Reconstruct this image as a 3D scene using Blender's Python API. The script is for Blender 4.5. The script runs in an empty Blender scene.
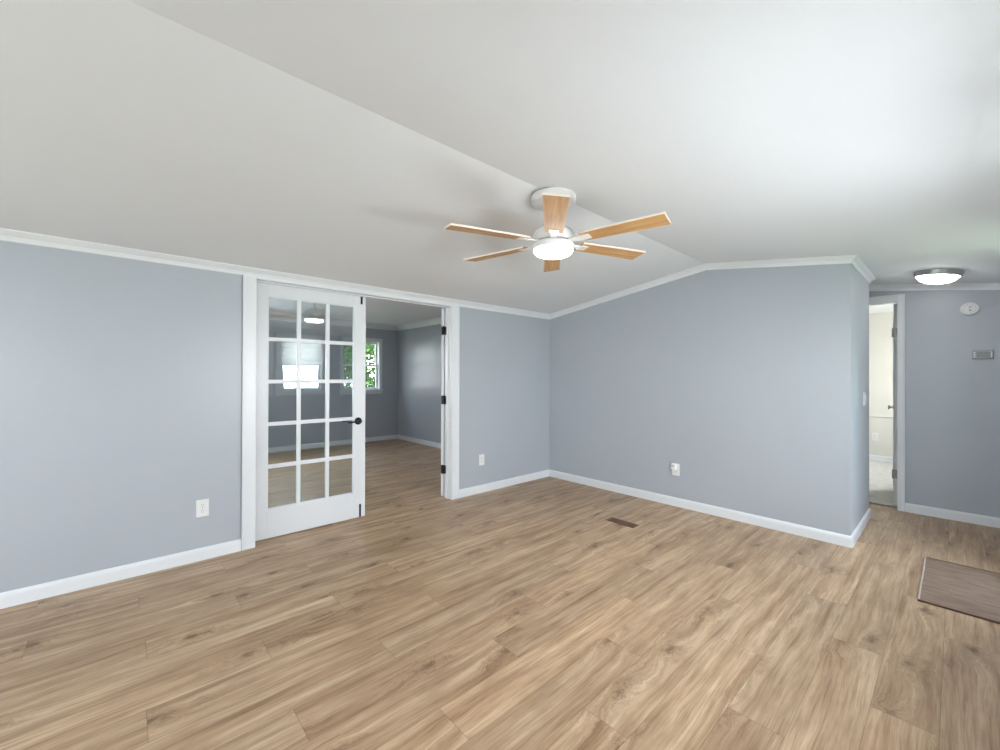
import bpy, bmesh, math, random
from mathutils import Vector, Matrix
random.seed(7)
SC = bpy.context.scene
COL = SC.collection

# ------------------------------------------------------------------ camera, world, lights, exposure
CAM_H = 1.30
cd = bpy.data.cameras.new('camera'); cam = bpy.data.objects.new('camera', cd); COL.objects.link(cam)
cd.sensor_width = 36.0; cd.lens = 14.92; cd.clip_start = 0.02; cd.clip_end = 200
_R = Vector((0.67283133, 0.73978875, 0.0032584)); _U = Vector((4.18684e-4, -4.785236e-3, 0.999988463)); _F = Vector((-0.7397958, 0.6728222, 0.00352939))
m = Matrix((_R, _U, -_F)).transposed().to_4x4(); m.translation = (0, 0, CAM_H)
cam.matrix_world = m
SC.camera = cam

W = bpy.data.worlds.new('sky'); SC.world = W; W.use_nodes = True
nt = W.node_tree; nt.nodes.clear()
wo = nt.nodes.new('ShaderNodeOutputWorld'); wb = nt.nodes.new('ShaderNodeBackground')
wtc = nt.nodes.new('ShaderNodeTexCoord'); wsx = nt.nodes.new('ShaderNodeSeparateXYZ'); wr = nt.nodes.new('ShaderNodeValToRGB')
nt.links.new(wtc.outputs['Generated'], wsx.inputs[0]); nt.links.new(wsx.outputs['Z'], wr.inputs[0])
wr.color_ramp.elements[0].position = 0.0; wr.color_ramp.elements[0].color = (0.95, 0.97, 1.0, 1)
wr.color_ramp.elements[1].position = 0.9; wr.color_ramp.elements[1].color = (0.62, 0.78, 1.0, 1)
nt.links.new(wr.outputs[0], wb.inputs['Color']); nt.links.new(wb.outputs[0], wo.inputs['Surface'])
wb.inputs['Strength'].default_value = 8.0

SC.view_settings.view_transform = 'Standard'; SC.view_settings.look = 'None'
SC.view_settings.gamma = 1.0; SC.view_settings.use_curve_mapping = False
SC.view_settings.exposure = 0.0
SC.cycles.use_denoising = True
SC.cycles.max_bounces = 12; SC.cycles.diffuse_bounces = 8; SC.cycles.transparent_max_bounces = 16
SC.cycles.sample_clamp_indirect = 8.0

def portal(name, loc, direction, sx, sy):
    l = bpy.data.lights.new(name, 'AREA'); l.shape = 'RECTANGLE'; l.size = sx; l.size_y = sy
    l.cycles.is_portal = True
    o = bpy.data.objects.new(name, l); COL.objects.link(o); o.location = loc
    o.rotation_euler = Vector(direction).to_track_quat('-Z', 'Y').to_euler()
    return o
def area(name, loc, direction, sx, sy, power, color):
    o = portal(name, loc, direction, sx, sy); o.data.cycles.is_portal = False
    o.data.energy = power; o.data.color = color
    return o
# area lamps for daylight at the windows, some windows added (openings given further down)
DAY = (0.90, 0.945, 1.0)
area('window_day_lamp', (0.53, 2.33, 1.50), (-1, 0, 0), 0.66, 0.90, 68, DAY)
area('window_day_lamp', (0.53, 1.45, 1.50), (-1, 0, 0), 0.66, 0.90, 75, DAY)
area('window_day_lamp', (0.53, -1.6, 1.40), (-1, 0, 0), 1.3, 1.2, 18, DAY)
area('window_day_lamp', (-3.86, -2.3, 1.30), (1, 0, 0), 1.2, 1.1, 42, DAY)  # lamp of the added left window, put in to brighten the right ceiling slope
area('window_day_lamp', (-1.6, -3.86, 1.30), (0, 1, 0), 2.3, 1.4, 60, DAY)
area('door_daylight', (0.53, 3.86, 1.15), (-1, 0, 0), 0.60, 1.6, 6, DAY)
area('window_day_lamp', (0.56, 7.5, 1.45), (-1, 0, 0), 1.2, 1.1, 60, (1.0, 0.98, 0.95))
portal('window_portal', (-7.96, 3.455, 1.505), (1, 0, 0), 0.66, 0.95)
area('window_day_lamp', (-7.98, 0.60, 1.505), (1, 0, 0), 0.66, 0.95, 110, DAY)  # lamp behind the added far-room window, there to lift that room's brightness

# ------------------------------------------------------------------ materials
def mat(name):
    m = bpy.data.materials.new(name); m.use_nodes = True
    return m, m.node_tree, m.node_tree.nodes['Principled BSDF']
def simple(name, col, rough=0.5, metal=0.0, spec=0.5, bump=0.0, bscale=300, var=0.0, vscale=3):
    m, t, b = mat(name)
    b.inputs['Base Color'].default_value = (*col, 1); b.inputs['Roughness'].default_value = rough
    b.inputs['Metallic'].default_value = metal; b.inputs['Specular IOR Level'].default_value = spec
    tc = t.nodes.new('ShaderNodeTexCoord')
    if var > 0:
        n = t.nodes.new('ShaderNodeTexNoise'); n.inputs['Scale'].default_value = vscale; n.inputs['Detail'].default_value = 4
        t.links.new(tc.outputs['Object'], n.inputs['Vector'])
        r = t.nodes.new('ShaderNodeValToRGB')
        r.color_ramp.elements[0].position = 0.3; r.color_ramp.elements[1].position = 0.7
        r.color_ramp.elements[0].color = (*[c*(1-var) for c in col], 1); r.color_ramp.elements[1].color = (*[min(1, c*(1+var)) for c in col], 1)
        t.links.new(n.outputs['Fac'], r.inputs[0]); t.links.new(r.outputs[0], b.inputs['Base Color'])
    if bump > 0:
        n = t.nodes.new('ShaderNodeTexNoise'); n.inputs['Scale'].default_value = bscale; n.inputs['Detail'].default_value = 3
        t.links.new(tc.outputs['Object'], n.inputs['Vector'])
        bp = t.nodes.new('ShaderNodeBump'); bp.inputs['Strength'].default_value = bump; bp.inputs['Distance'].default_value = 0.002
        t.links.new(n.outputs['Fac'], bp.inputs['Height']); t.links.new(bp.outputs[0], b.inputs['Normal'])
    return m
def emis(name, col, strength):
    m, t, b = mat(name)
    b.inputs['Base Color'].default_value = (0.9, 0.9, 0.9, 1)
    b.inputs['Emission Color'].default_value = (*col, 1); b.inputs['Emission Strength'].default_value = strength
    return m
M = {}
M['wall'] = simple('blue_grey_wall_paint', (0.428, 0.460, 0.507), 0.34, bump=0.12, bscale=160, var=0.012, vscale=1.5)
M['ceil'] = simple('white_ceiling_paint', (0.78, 0.797, 0.83), 0.7, spec=0.3, bump=0.1, bscale=120, var=0.012, vscale=1.0)
M['trim'] = simple('white_trim_paint', (0.76, 0.78, 0.81), 0.32, bump=0.03, bscale=60)
M['door'] = simple('white_door_paint', (0.75, 0.77, 0.80), 0.33, bump=0.03, bscale=60)
M['beige'] = simple('beige_wall_paint', (0.70, 0.675, 0.62), 0.5, var=0.015)
M['black'] = simple('oil_rubbed_black_metal', (0.018, 0.018, 0.02), 0.35, 0.6, var=0.2, vscale=60)
M['plate'] = simple('white_plastic', (0.80, 0.80, 0.80), 0.35, var=0.01)
M['slot'] = simple('dark_socket_slots', (0.06, 0.06, 0.06), 0.6, var=0.1)
M['nickel'] = simple('brushed_nickel', (0.34, 0.33, 0.32), 0.34, 0.9, var=0.08, vscale=40)
M['whitemetal'] = simple('white_enamelled_metal', (0.74, 0.73, 0.72), 0.3, var=0.02, vscale=10)
M['bladeedge'] = simple('pale_blade_edge', (0.78, 0.70, 0.62), 0.45, var=0.04)
M['grille'] = simple('brown_register_enamel', (0.17, 0.09, 0.05), 0.45, 0.2, var=0.1, vscale=30)
M['thermo'] = simple('grey_thermostat_plastic', (0.36, 0.37, 0.37), 0.4, var=0.03)
M['screen'] = simple('grey_green_display', (0.27, 0.30, 0.29), 0.15, var=0.15, vscale=120)
M['fan_lamp'] = emis('glowing_fan_diffuser', (1.0, 0.96, 0.92), 14.0)
M['hall_lamp'] = emis('glowing_hall_diffuser', (1.0, 0.98, 0.96), 16.0)
M['bark'] = simple('bark', (0.10, 0.075, 0.05), 0.9, var=0.3, vscale=8, bump=0.5, bscale=20)
M['lawn'] = simple('lawn', (0.14, 0.22, 0.07), 0.9, var=0.3, vscale=6)
M['cloth'] = None
M['shadecord'] = simple('white_cord', (0.8, 0.8, 0.8), 0.8, var=0.02)

def leafmat():
    m, t, b = mat('tree_leaves')
    n = t.nodes.new('ShaderNodeTexNoise'); n.inputs['Scale'].default_value = 3.5
    tc = t.nodes.new('ShaderNodeTexCoord'); t.links.new(tc.outputs['Object'], n.inputs['Vector'])
    r = t.nodes.new('ShaderNodeValToRGB'); r.color_ramp.elements[0].position = 0.35; r.color_ramp.elements[1].position = 0.65
    r.color_ramp.elements[0].color = (0.02, 0.06, 0.02, 1); r.color_ramp.elements[1].color = (0.12, 0.24, 0.05, 1)
    t.links.new(n.outputs['Fac'], r.inputs[0]); t.links.new(r.outputs[0], b.inputs['Base Color'])
    b.inputs['Roughness'].default_value = 0.6
    return m
M['leaf'] = leafmat()

def clothmat():
    m, t, b = mat('white_shade_linen')
    b.inputs['Base Color'].default_value = (0.82, 0.82, 0.80, 1); b.inputs['Roughness'].default_value = 0.9
    tr = t.nodes.new('ShaderNodeBsdfTranslucent'); tr.inputs['Color'].default_value = (0.8, 0.8, 0.79, 1)
    wv = t.nodes.new('ShaderNodeTexWave'); wv.bands_direction = 'Z'; wv.inputs['Scale'].default_value = 60; wv.inputs['Distortion'].default_value = 2
    tc = t.nodes.new('ShaderNodeTexCoord'); t.links.new(tc.outputs['Object'], wv.inputs['Vector'])
    bp = t.nodes.new('ShaderNodeBump'); bp.inputs['Strength'].default_value = 0.2; bp.inputs['Distance'].default_value = 0.002
    t.links.new(wv.outputs['Fac'], bp.inputs['Height']); t.links.new(bp.outputs[0], b.inputs['Normal'])
    mx = t.nodes.new('ShaderNodeMixShader'); mx.inputs[0].default_value = 0.65
    out = t.nodes['Material Output']
    t.links.new(b.outputs[0], mx.inputs[1]); t.links.new(tr.outputs[0], mx.inputs[2]); t.links.new(mx.outputs[0], out.inputs['Surface'])
    return m
M['cloth'] = clothmat()

def glassmat(name, f0, tint, wav):
    m = bpy.data.materials.new(name); m.use_nodes = True; t = m.node_tree; t.nodes.clear()
    out = t.nodes.new('ShaderNodeOutputMaterial'); mx = t.nodes.new('ShaderNodeMixShader')
    tr = t.nodes.new('ShaderNodeBsdfTransparent'); tr.inputs['Color'].default_value = (*tint, 1)
    gl = t.nodes.new('ShaderNodeBsdfGlossy'); gl.inputs['Roughness'].default_value = 0.0; gl.inputs['Color'].default_value = (1, 1, 1, 1)
    geo = t.nodes.new('ShaderNodeNewGeometry')
    d = t.nodes.new('ShaderNodeVectorMath'); d.operation = 'DOT_PRODUCT'
    t.links.new(geo.outputs['Incoming'], d.inputs[0]); t.links.new(geo.outputs['Normal'], d.inputs[1])
    def mt(op, a, b=None):
        n = t.nodes.new('ShaderNodeMath'); n.operation = op
        for i, v in enumerate((a, b)):
            if v is None: continue
            if isinstance(v, (int, float)): n.inputs[i].default_value = v
            else: t.links.new(v, n.inputs[i])
        return n.outputs[0]
    c = mt('ABSOLUTE', d.outputs['Value']); c = mt('SUBTRACT', 1.0, c); c = mt('POWER', c, 5.0); c = mt('MULTIPLY_ADD', c, 1-f0)
    c.node.inputs[2].default_value = f0
    t.links.new(c, mx.inputs[0]); t.links.new(tr.outputs[0], mx.inputs[1]); t.links.new(gl.outputs[0], mx.inputs[2])
    if wav > 0:
        n = t.nodes.new('ShaderNodeTexNoise'); n.inputs['Scale'].default_value = 7; n.inputs['Detail'].default_value = 0
        tc = t.nodes.new('ShaderNodeTexCoord'); t.links.new(tc.outputs['Object'], n.inputs['Vector'])
        bp = t.nodes.new('ShaderNodeBump'); bp.inputs['Strength'].default_value = wav; bp.inputs['Distance'].default_value = 0.002
        t.links.new(n.outputs['Fac'], bp.inputs['Height']); t.links.new(bp.outputs[0], gl.inputs['Normal'])
    t.links.new(mx.outputs[0], out.inputs['Surface'])
    return m
M['glass'] = glassmat('tempered_door_glass', 0.16, (0.80, 0.855, 0.87), 0.12)
M['winglass'] = glassmat('window_glass', 0.04, (0.98, 0.99, 0.98), 0.0)

def floormat():
    m, t, b = mat('light_oak_planks')
    L = t.links
    def mt(op, a, b_=None, c_=None, clamp=False):
        n = t.nodes.new('ShaderNodeMath'); n.operation = op; n.use_clamp = clamp
        for i, v in enumerate((a, b_, c_)):
            if v is None: continue
            if isinstance(v, (int, float)): n.inputs[i].default_value = v
            else: L.new(v, n.inputs[i])
        return n.outputs[0]
    def comb(x, y, z=0.0):
        n = t.nodes.new('ShaderNodeCombineXYZ')
        for i, v in enumerate((x, y, z)):
            if isinstance(v, (int, float)): n.inputs[i].default_value = v
            else: L.new(v, n.inputs[i])
        return n.outputs[0]
    def noise(v, scale, detail=4, rough=0.55, dist=0.0):
        n = t.nodes.new('ShaderNodeTexNoise'); n.inputs['Scale'].default_value = scale; n.inputs['Detail'].default_value = detail
        n.inputs['Roughness'].default_value = rough; n.inputs['Distortion'].default_value = dist
        L.new(v, n.inputs['Vector']); return n.outputs['Fac']
    def ramp(v, stops, interp='LINEAR'):
        n = t.nodes.new('ShaderNodeValToRGB'); cr = n.color_ramp; cr.interpolation = interp
        while len(cr.elements) < len(stops): cr.elements.new(0.5)
        for e, (p, c) in zip(cr.elements, stops): e.position = p; e.color = (*c, 1) if len(c) == 3 else c
        L.new(v, n.inputs[0]); return n.outputs[0]
    def mix(f, a, b_, mode='MIX'):
        n = t.nodes.new('ShaderNodeMix'); n.data_type = 'RGBA'; n.blend_type = mode
        if isinstance(f, (int, float)): n.inputs[0].default_value = f
        else: L.new(f, n.inputs[0])
        for i, v in ((6, a), (7, b_)):
            if isinstance(v, tuple): n.inputs[i].default_value = (*v, 1)
            else: L.new(v, n.inputs[i])
        return n.outputs[2]
    tc = t.nodes.new('ShaderNodeTexCoord'); sp = t.nodes.new('ShaderNodeSeparateXYZ'); L.new(tc.outputs['Object'], sp.inputs[0])
    X, Y = sp.outputs[0], sp.outputs[1]
    PW, PL = 0.1885, 1.2735
    r = mt('DIVIDE', mt('ADD', mt('MULTIPLY', X, -1.0), -0.04), PW)          # plank row
    k = mt('FLOOR', r); fx = mt('SUBTRACT', r, k)
    half = mt('FLOOR', mt('DIVIDE', k, 2.0)); odd = mt('SUBTRACT', k, mt('MULTIPLY', half, 2.0))
    # joint position per row: even rows 2.195-.4245*half ; odd rows 2.634-.4245*half
    j0 = mt('ADD', mt('SUBTRACT', 2.195, mt('MULTIPLY', half, 0.4245)), mt('MULTIPLY', odd, 0.439))
    s = mt('DIVIDE', mt('SUBTRACT', Y, j0), PL); kk = mt('FLOOR', s); fy = mt('SUBTRACT', s, kk)
    wn = t.nodes.new('ShaderNodeTexWhiteNoise'); wn.noise_dimensions = '3D'; L.new(comb(k, kk, 3.3), wn.inputs['Vector'])
    h = t.nodes.new('ShaderNodeSeparateColor'); L.new(wn.outputs['Color'], h.inputs[0])
    h1, h2, h3 = h.outputs[0], h.outputs[1], h.outputs[2]
    px = mt('ADD', X, mt('MULTIPLY', h1, 31.0)); py = mt('ADD', Y, mt('MULTIPLY', h2, 57.0))
    # knots
    vo = t.nodes.new('ShaderNodeTexVoronoi'); vo.voronoi_dimensions = '2D'; vo.inputs['Scale'].default_value = 1.0; vo.inputs['Randomness'].default_value = 0.9
    L.new(comb(mt('MULTIPLY', px, 4.6), mt('MULTIPLY', py, 1.8)), vo.inputs['Vector'])
    vc = t.nodes.new('ShaderNodeSeparateColor'); L.new(vo.outputs['Color'], vc.inputs[0])
    has = mt('GREATER_THAN', vc.outputs[0], 0.38)
    wob = noise(comb(mt('MULTIPLY', px, 20), mt('MULTIPLY', py, 14)), 1.0, 3)
    kd = mt('ADD', vo.outputs['Distance'], mt('MULTIPLY', mt('SUBTRACT', wob, 0.42), 0.42))
    near = mt('MULTIPLY', mt('POWER', 2.718, mt('MULTIPLY', mt('MULTIPLY', kd, kd), -14.0)), has)
    core = mt('MULTIPLY', mt('POWER', 2.718, mt('MULTIPLY', mt('MULTIPLY', kd, kd), -110.0)), has)
    # flowing grain
    warp = noise(comb(mt('MULTIPLY', px, 3.0), mt('MULTIPLY', py, 0.9)), 1.0, 2)
    warp2 = noise(comb(mt('MULTIPLY', px, 14.0), mt('MULTIPLY', py, 3.5)), 1.0, 3)
    gx = mt('ADD', px, mt('ADD', mt('MULTIPLY', warp, 0.07), mt('ADD', mt('MULTIPLY', warp2, 0.014), mt('MULTIPLY', near, 0.05))))
    g1 = noise(comb(mt('MULTIPLY', gx, 19.0), mt('MULTIPLY', py, 0.9)), 1.0, 4, 0.62)
    g2 = noise(comb(mt('MULTIPLY', gx, 75.0), mt('MULTIPLY', py, 2.6)), 1.0, 4, 0.6)
    g3 = noise(comb(mt('MULTIPLY', gx, 170.0), mt('MULTIPLY', py, 6.0)), 1.0, 3, 0.6)
    base = ramp(g1, [(0.30, (0.265, 0.156, 0.088)), (0.43, (0.400, 0.262, 0.165)), (0.55, (0.475, 0.330, 0.218)), (0.72, (0.62, 0.46, 0.325))])
    c = mix(0.75, base, ramp(g2, [(0.32, (0.64, 0.59, 0.54)), (0.48, (1.0, 1.0, 1.0)), (0.70, (1.16, 1.17, 1.19))]), 'MULTIPLY')
    c = mix(0.75, c, ramp(g3, [(0.33, (0.76, 0.73, 0.70)), (0.55, (1.03, 1.03, 1.03))]), 'MULTIPLY')
    crack = noise(comb(mt('MULTIPLY', px, 26.0), mt('MULTIPLY', py, 17.0)), 1.0, 3, 0.6, 1.2)
    crk = ramp(mt('ABSOLUTE', mt('SUBTRACT', crack, 0.5)), [(0.0, (1, 1, 1)), (0.035, (0, 0, 0))])
    c = mix(mt('MULTIPLY', mt('MULTIPLY', near, crk), 0.85), c, (0.17, 0.09, 0.05))
    c = mix(mt('MULTIPLY', near, 0.30), c, (0.27, 0.155, 0.085))
    blot = noise(comb(mt('MULTIPLY', px, 9.0), mt('MULTIPLY', py, 4.0)), 1.0, 4, 0.6)
    c = mix(0.6, c, ramp(blot, [(0.32, (0.78, 0.74, 0.71)), (0.52, (1.02, 1.02, 1.02)), (0.7, (1.08, 1.09, 1.10))]), 'MULTIPLY')
    c = mix(mt('MULTIPLY', core, 0.88), c, (0.13, 0.07, 0.035))
    tone = mt('MULTIPLY_ADD', h3, 0.20, 0.90)
    c = mix(1.0, c, comb(tone, mt('MULTIPLY', tone, mt('MULTIPLY_ADD', h1, 0.03, 0.985)), mt('MULTIPLY', tone, mt('MULTIPLY_ADD', h1, 0.05, 0.925))), 'MULTIPLY')
    ex = mt('MULTIPLY', mt('MINIMUM', fx, mt('SUBTRACT', 1.0, fx)), PW); ey = mt('MULTIPLY', mt('MINIMUM', fy, mt('SUBTRACT', 1.0, fy)), PL)
    e = mt('MINIMUM', ex, ey)
    seam = mt('SUBTRACT', 1.0, mt('DIVIDE', e, 0.0019), clamp=True)
    c = mix(mt('MULTIPLY', seam, 0.62), c, (0.10, 0.06, 0.035))
    L.new(c, b.inputs['Base Color'])
    L.new(mt('ADD', 0.33, mt('MULTIPLY', g2, 0.16)), b.inputs['Roughness'])
    b.inputs['Specular IOR Level'].default_value = 0.5
    bp = t.nodes.new('ShaderNodeBump'); bp.inputs['Strength'].default_value = 0.25; bp.inputs['Distance'].default_value = 0.001
    L.new(mt('SUBTRACT', mt('MULTIPLY', g3, 0.35), seam), bp.inputs['Height']); L.new(bp.outputs[0], b.inputs['Normal'])
    return m
M['floor'] = floormat()

def bladewood():
    m, t, b = mat('oak_blade_veneer')
    tc = t.nodes.new('ShaderNodeTexCoord'); mp = t.nodes.new('ShaderNodeMapping'); mp.inputs['Scale'].default_value = (3, 45, 10)
    n = t.nodes.new('ShaderNodeTexNoise'); n.inputs['Scale'].default_value = 1; n.inputs['Detail'].default_value = 5; n.inputs['Distortion'].default_value = 0.6
    t.links.new(tc.outputs['Object'], mp.inputs[0]); t.links.new(mp.outputs[0], n.inputs['Vector'])
    r = t.nodes.new('ShaderNodeValToRGB'); r.color_ramp.elements[0].position = 0.3; r.color_ramp.elements[1].position = 0.7
    r.color_ramp.elements[0].color = (0.44, 0.22, 0.075, 1); r.color_ramp.elements[1].color = (0.68, 0.41, 0.17, 1)
    t.links.new(n.outputs['Fac'], r.inputs[0]); t.links.new(r.outputs[0], b.inputs['Base Color']); b.inputs['Roughness'].default_value = 0.45
    return m
M['blade'] = bladewood()

def matmat():
    m, t, b = mat('ribbed_brown_mat_pile')
    tc = t.nodes.new('ShaderNodeTexCoord'); mp = t.nodes.new('ShaderNodeMapping'); mp.inputs['Scale'].default_value = (6, 75, 1)
    n = t.nodes.new('ShaderNodeTexNoise'); n.inputs['Scale'].default_value = 1.0; n.inputs['Detail'].default_value = 4; n.inputs['Distortion'].default_value = 0.8
    t.links.new(tc.outputs['Object'], mp.inputs[0]); t.links.new(mp.outputs[0], n.inputs['Vector'])
    n2 = t.nodes.new('ShaderNodeTexNoise'); n2.inputs['Scale'].default_value = 220; t.links.new(tc.outputs['Object'], n2.inputs['Vector'])
    r = t.nodes.new('ShaderNodeValToRGB'); r.color_ramp.elements[0].position = 0.33; r.color_ramp.elements[1].position = 0.68
    r.color_ramp.elements[0].color = (0.125, 0.080, 0.056, 1); r.color_ramp.elements[1].color = (0.31, 0.222, 0.165, 1)
    mx = t.nodes.new('ShaderNodeMath'); mx.operation = 'MULTIPLY_ADD'; mx.inputs[1].default_value = 0.35
    t.links.new(n2.outputs['Fac'], mx.inputs[0])
    sc = t.nodes.new('ShaderNodeMath'); sc.operation = 'MULTIPLY'; sc.inputs[1].default_value = 0.65; t.links.new(n.outputs['Fac'], sc.inputs[0])
    t.links.new(sc.outputs[0], mx.inputs[2]); t.links.new(mx.outputs[0], r.inputs[0]); t.links.new(r.outputs[0], b.inputs['Base Color'])
    b.inputs['Roughness'].default_value = 0.95; b.inputs['Specular IOR Level'].default_value = 0.15
    bp = t.nodes.new('ShaderNodeBump'); bp.inputs['Strength'].default_value = 0.6; bp.inputs['Distance'].default_value = 0.003
    t.links.new(mx.outputs[0], bp.inputs['Height']); t.links.new(bp.outputs[0], b.inputs['Normal'])
    return m
M['mat'] = matmat()
M['matedge'] = simple('dark_brown_mat_binding', (0.10, 0.05, 0.025), 0.7, var=0.1, vscale=40)
M['matedge_light'] = simple('tan_mat_binding', (0.42, 0.34, 0.28), 0.7, var=0.1, vscale=40)
M['carpet'] = simple('pale_carpet', (0.60, 0.585, 0.55), 0.95, spec=0.1, bump=1.0, bscale=260, var=0.10, vscale=14)

# ------------------------------------------------------------------ mesh helpers
class B:
    def __init__(s): s.bm = bmesh.new()
    def box(s, x0, x1, y0, y1, z0, z1):
        x0, x1 = sorted((x0, x1)); y0, y1 = sorted((y0, y1)); z0, z1 = sorted((z0, z1))
        r = bmesh.ops.create_cube(s.bm, size=1.0)
        bmesh.ops.scale(s.bm, vec=(x1-x0, y1-y0, z1-z0), verts=r['verts'])
        bmesh.ops.translate(s.bm, vec=((x0+x1)/2, (y0+y1)/2, (z0+z1)/2), verts=r['verts']); return s
    def hexa(s, pts):      # 8 points: bottom loop of 4, top loop of 4
        v = [s.bm.verts.new(p) for p in pts]
        for f in ((3, 2, 1, 0), (4, 5, 6, 7), (0, 1, 5, 4), (1, 2, 6, 5), (2, 3, 7, 6), (3, 0, 4, 7)): s.bm.faces.new([v[i] for i in f])
        return s
    def loft(s, loops, cap=True):
        vs = [[s.bm.verts.new(p) for p in l] for l in loops]; n = len(vs[0])
        for a, b in zip(vs, vs[1:]):
            for i in range(n): s.bm.faces.new((a[i], a[(i+1) % n], b[(i+1) % n], b[i]))
        if cap: s.bm.faces.new(list(reversed(vs[0]))); s.bm.faces.new(vs[-1])
        return s
    def prism_y(s, poly, y0, y1): return s.loft([[(x, y0, z) for x, z in poly], [(x, y1, z) for x, z in poly]])
    def lathe(s, prof, c, ax='z', n=40):   # prof: (r, h) list; closes at the ends when r == 0
        c = Vector(c)
        def P(r, h, a):
            u, v = r*math.cos(a), r*math.sin(a)
            return c + (Vector((u, v, h)) if ax == 'z' else Vector((h, u, v)) if ax == 'x' else Vector((v, h, u)))
        rings = []
        for r, h in prof:
            if r < 1e-6: rings.append([s.bm.verts.new(P(0, h, 0))])
            else: rings.append([s.bm.verts.new(P(r, h, 2*math.pi*i/n)) for i in range(n)])
        for a, b in zip(rings, rings[1:]):
            if len(a) == 1 and len(b) == 1: continue
            for i in range(n):
                j = (i+1) % n
                if len(a) == 1: s.bm.faces.new((a[0], b[j], b[i]))
                elif len(b) == 1: s.bm.faces.new((a[i], a[j], b[0]))
                else: s.bm.faces.new((a[i], a[j], b[j], b[i]))
        return s
    def tube(s, pts, r, n=12):
        pts = [Vector(p) for p in pts]; loops = []
        for i, p in enumerate(pts):
            d = (pts[min(i+1, len(pts)-1)] - pts[max(i-1, 0)]).normalized()
            u = d.cross(Vector((0, 0, 1)));
            if u.length < 1e-3: u = d.cross(Vector((1, 0, 0)))
            u.normalize(); w = d.cross(u); rr = r[i] if isinstance(r, (list, tuple)) else r
            loops.append([p + (u*math.cos(2*math.pi*k/n) + w*math.sin(2*math.pi*k/n))*rr for k in range(n)])
        return s.loft(loops)
    def build(s, name, m, parent=None, bevel=0, smooth=False, loc=None):
        bmesh.ops.recalc_face_normals(s.bm, faces=s.bm.faces)
        me = bpy.data.meshes.new(name)
        if loc is not None: bmesh.ops.translate(s.bm, vec=-Vector(loc), verts=s.bm.verts)
        s.bm.to_mesh(me); s.bm.free()
        o = bpy.data.objects.new(name, me); COL.objects.link(o); me.materials.append(M[m])
        if loc is not None: o.location = loc
        if parent: o.parent = parent
        if bevel:
            b = o.modifiers.new('bevel', 'BEVEL'); b.width = bevel; b.segments = 2; b.limit_method = 'ANGLE'; b.angle_limit = math.radians(40)
        if smooth:
            for p in me.polygons: p.use_smooth = True
            try: me.set_sharp_from_angle(angle=math.radians(38))
            except Exception: pass
        return o
def thing(name, label, cat, loc=(0, 0, 0), rz=0, group=None):
    o = bpy.data.objects.new(name, None); COL.objects.link(o); o.location = loc; o.rotation_euler = (0, 0, rz)
    o.empty_display_size = 0.1
    return tag(o, label, cat, group)
def tag(o, label, cat, group=None):
    o['label'] = label; o['category'] = cat
    if group: o['group'] = group
    return o
def st(o, label=None, cat=None):
    o['kind'] = 'structure'
    if label: o['label'] = label
    if cat: o['category'] = cat
    return o
def dup(root, loc, rz, label, group=None):
    r = root.copy(); COL.objects.link(r); r.location = loc; r.rotation_euler = (0, 0, rz); r['label'] = label
    if group: r['group'] = group
    for ch in list(root.children):
        c = ch.copy(); COL.objects.link(c); c.parent = r
        for g in ch.children:
            d = g.copy(); COL.objects.link(d); d.parent = c
    return r

# ------------------------------------------------------------------ the room shell (metres)
XL, XR = -3.58, 0.37            # left partition face, right outside wall face
YG, YF, YB = 4.131, 5.632, -3.70  # gable wall, hall end wall, rear wall
RX, RZ = -1.6064, 2.3806        # ridge
SL, SR = 0.1404, 0.1389
def cz(x): return RZ - (SL*(RX-x) if x < RX else SR*(x-RX))
XW, YR2 = -7.822, 4.246         # far room window wall and right wall
CW, CD = 0.055, 0.042

st(B().box(XW-0.15, XR+0.15, YB-0.15, YF+0.10, -0.08, 0).build('floor', 'floor'), 'light oak plank floor running through both rooms', 'floor')
st(B().box(-3.10, 0.52, YF+0.10, 8.80, -0.08, 0.012).build('floor', 'carpet'), 'pale carpet in the beige room past the hall door', 'floor')

c = B()
for a, b_ in ((XL-0.12, RX), (RX, XR+0.15)):
    c.hexa([(a, YB-0.15, cz(a)), (b_, YB-0.15, cz(b_)), (b_, YF+0.06, cz(b_)), (a, YF+0.06, cz(a)),
            (a, YB-0.15, cz(a)+0.12), (b_, YB-0.15, cz(b_)+0.12), (b_, YF+0.06, cz(b_)+0.12), (a, YF+0.06, cz(a)+0.12)])
st(c.build('ceiling', 'ceil'), 'white vaulted ceiling with a shallow ridge', 'ceiling')
st(B().box(XW-0.15, XL-0.12, -0.75, YR2+0.12, 2.345, 2.46).build('ceiling', 'ceil'), 'flat white ceiling of the room behind the glazed doors', 'ceiling')
st(B().box(-3.10, 0.52, YF+0.06, 8.80, 2.30, 2.42).build('ceiling', 'ceil'), 'white ceiling of the beige room', 'ceiling')

# left partition with the double-door opening
OY0, OY1, OZ = 0.730, 2.580, 2.052
w = B(); xa, xb = XL-0.12, XL
w.box(xa, xb, YB, -2.9, 0, 2.106); w.box(xa, xb, -1.7, OY0, 0, 2.106); w.box(xa, xb, -2.9, -1.7, 0, 0.75); w.box(xa, xb, -2.9, -1.7, 1.85, 2.106)
w.box(xa, xb, OY1, YG, 0, 2.106); w.box(xa, xb, OY0, OY1, OZ, 2.106)
w.box(xa, xb-0.02, YB, YR2, 2.106, 2.36)
st(w.build('wall_left', 'wall'), 'long blue-grey left wall holding the glazed double doors', 'wall')
# gable wall block up to the hall passage
poly = [(XL, 0), (-0.5433, 0), (-0.5433, cz(-0.5433)+0.005), (RX, RZ+0.005), (XL, cz(XL)+0.005)]
st(B().prism_y(poly, YG, 5.15).build('wall_back', 'wall'), 'blue-grey gable wall under the vaulted ceiling', 'wall')
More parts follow.
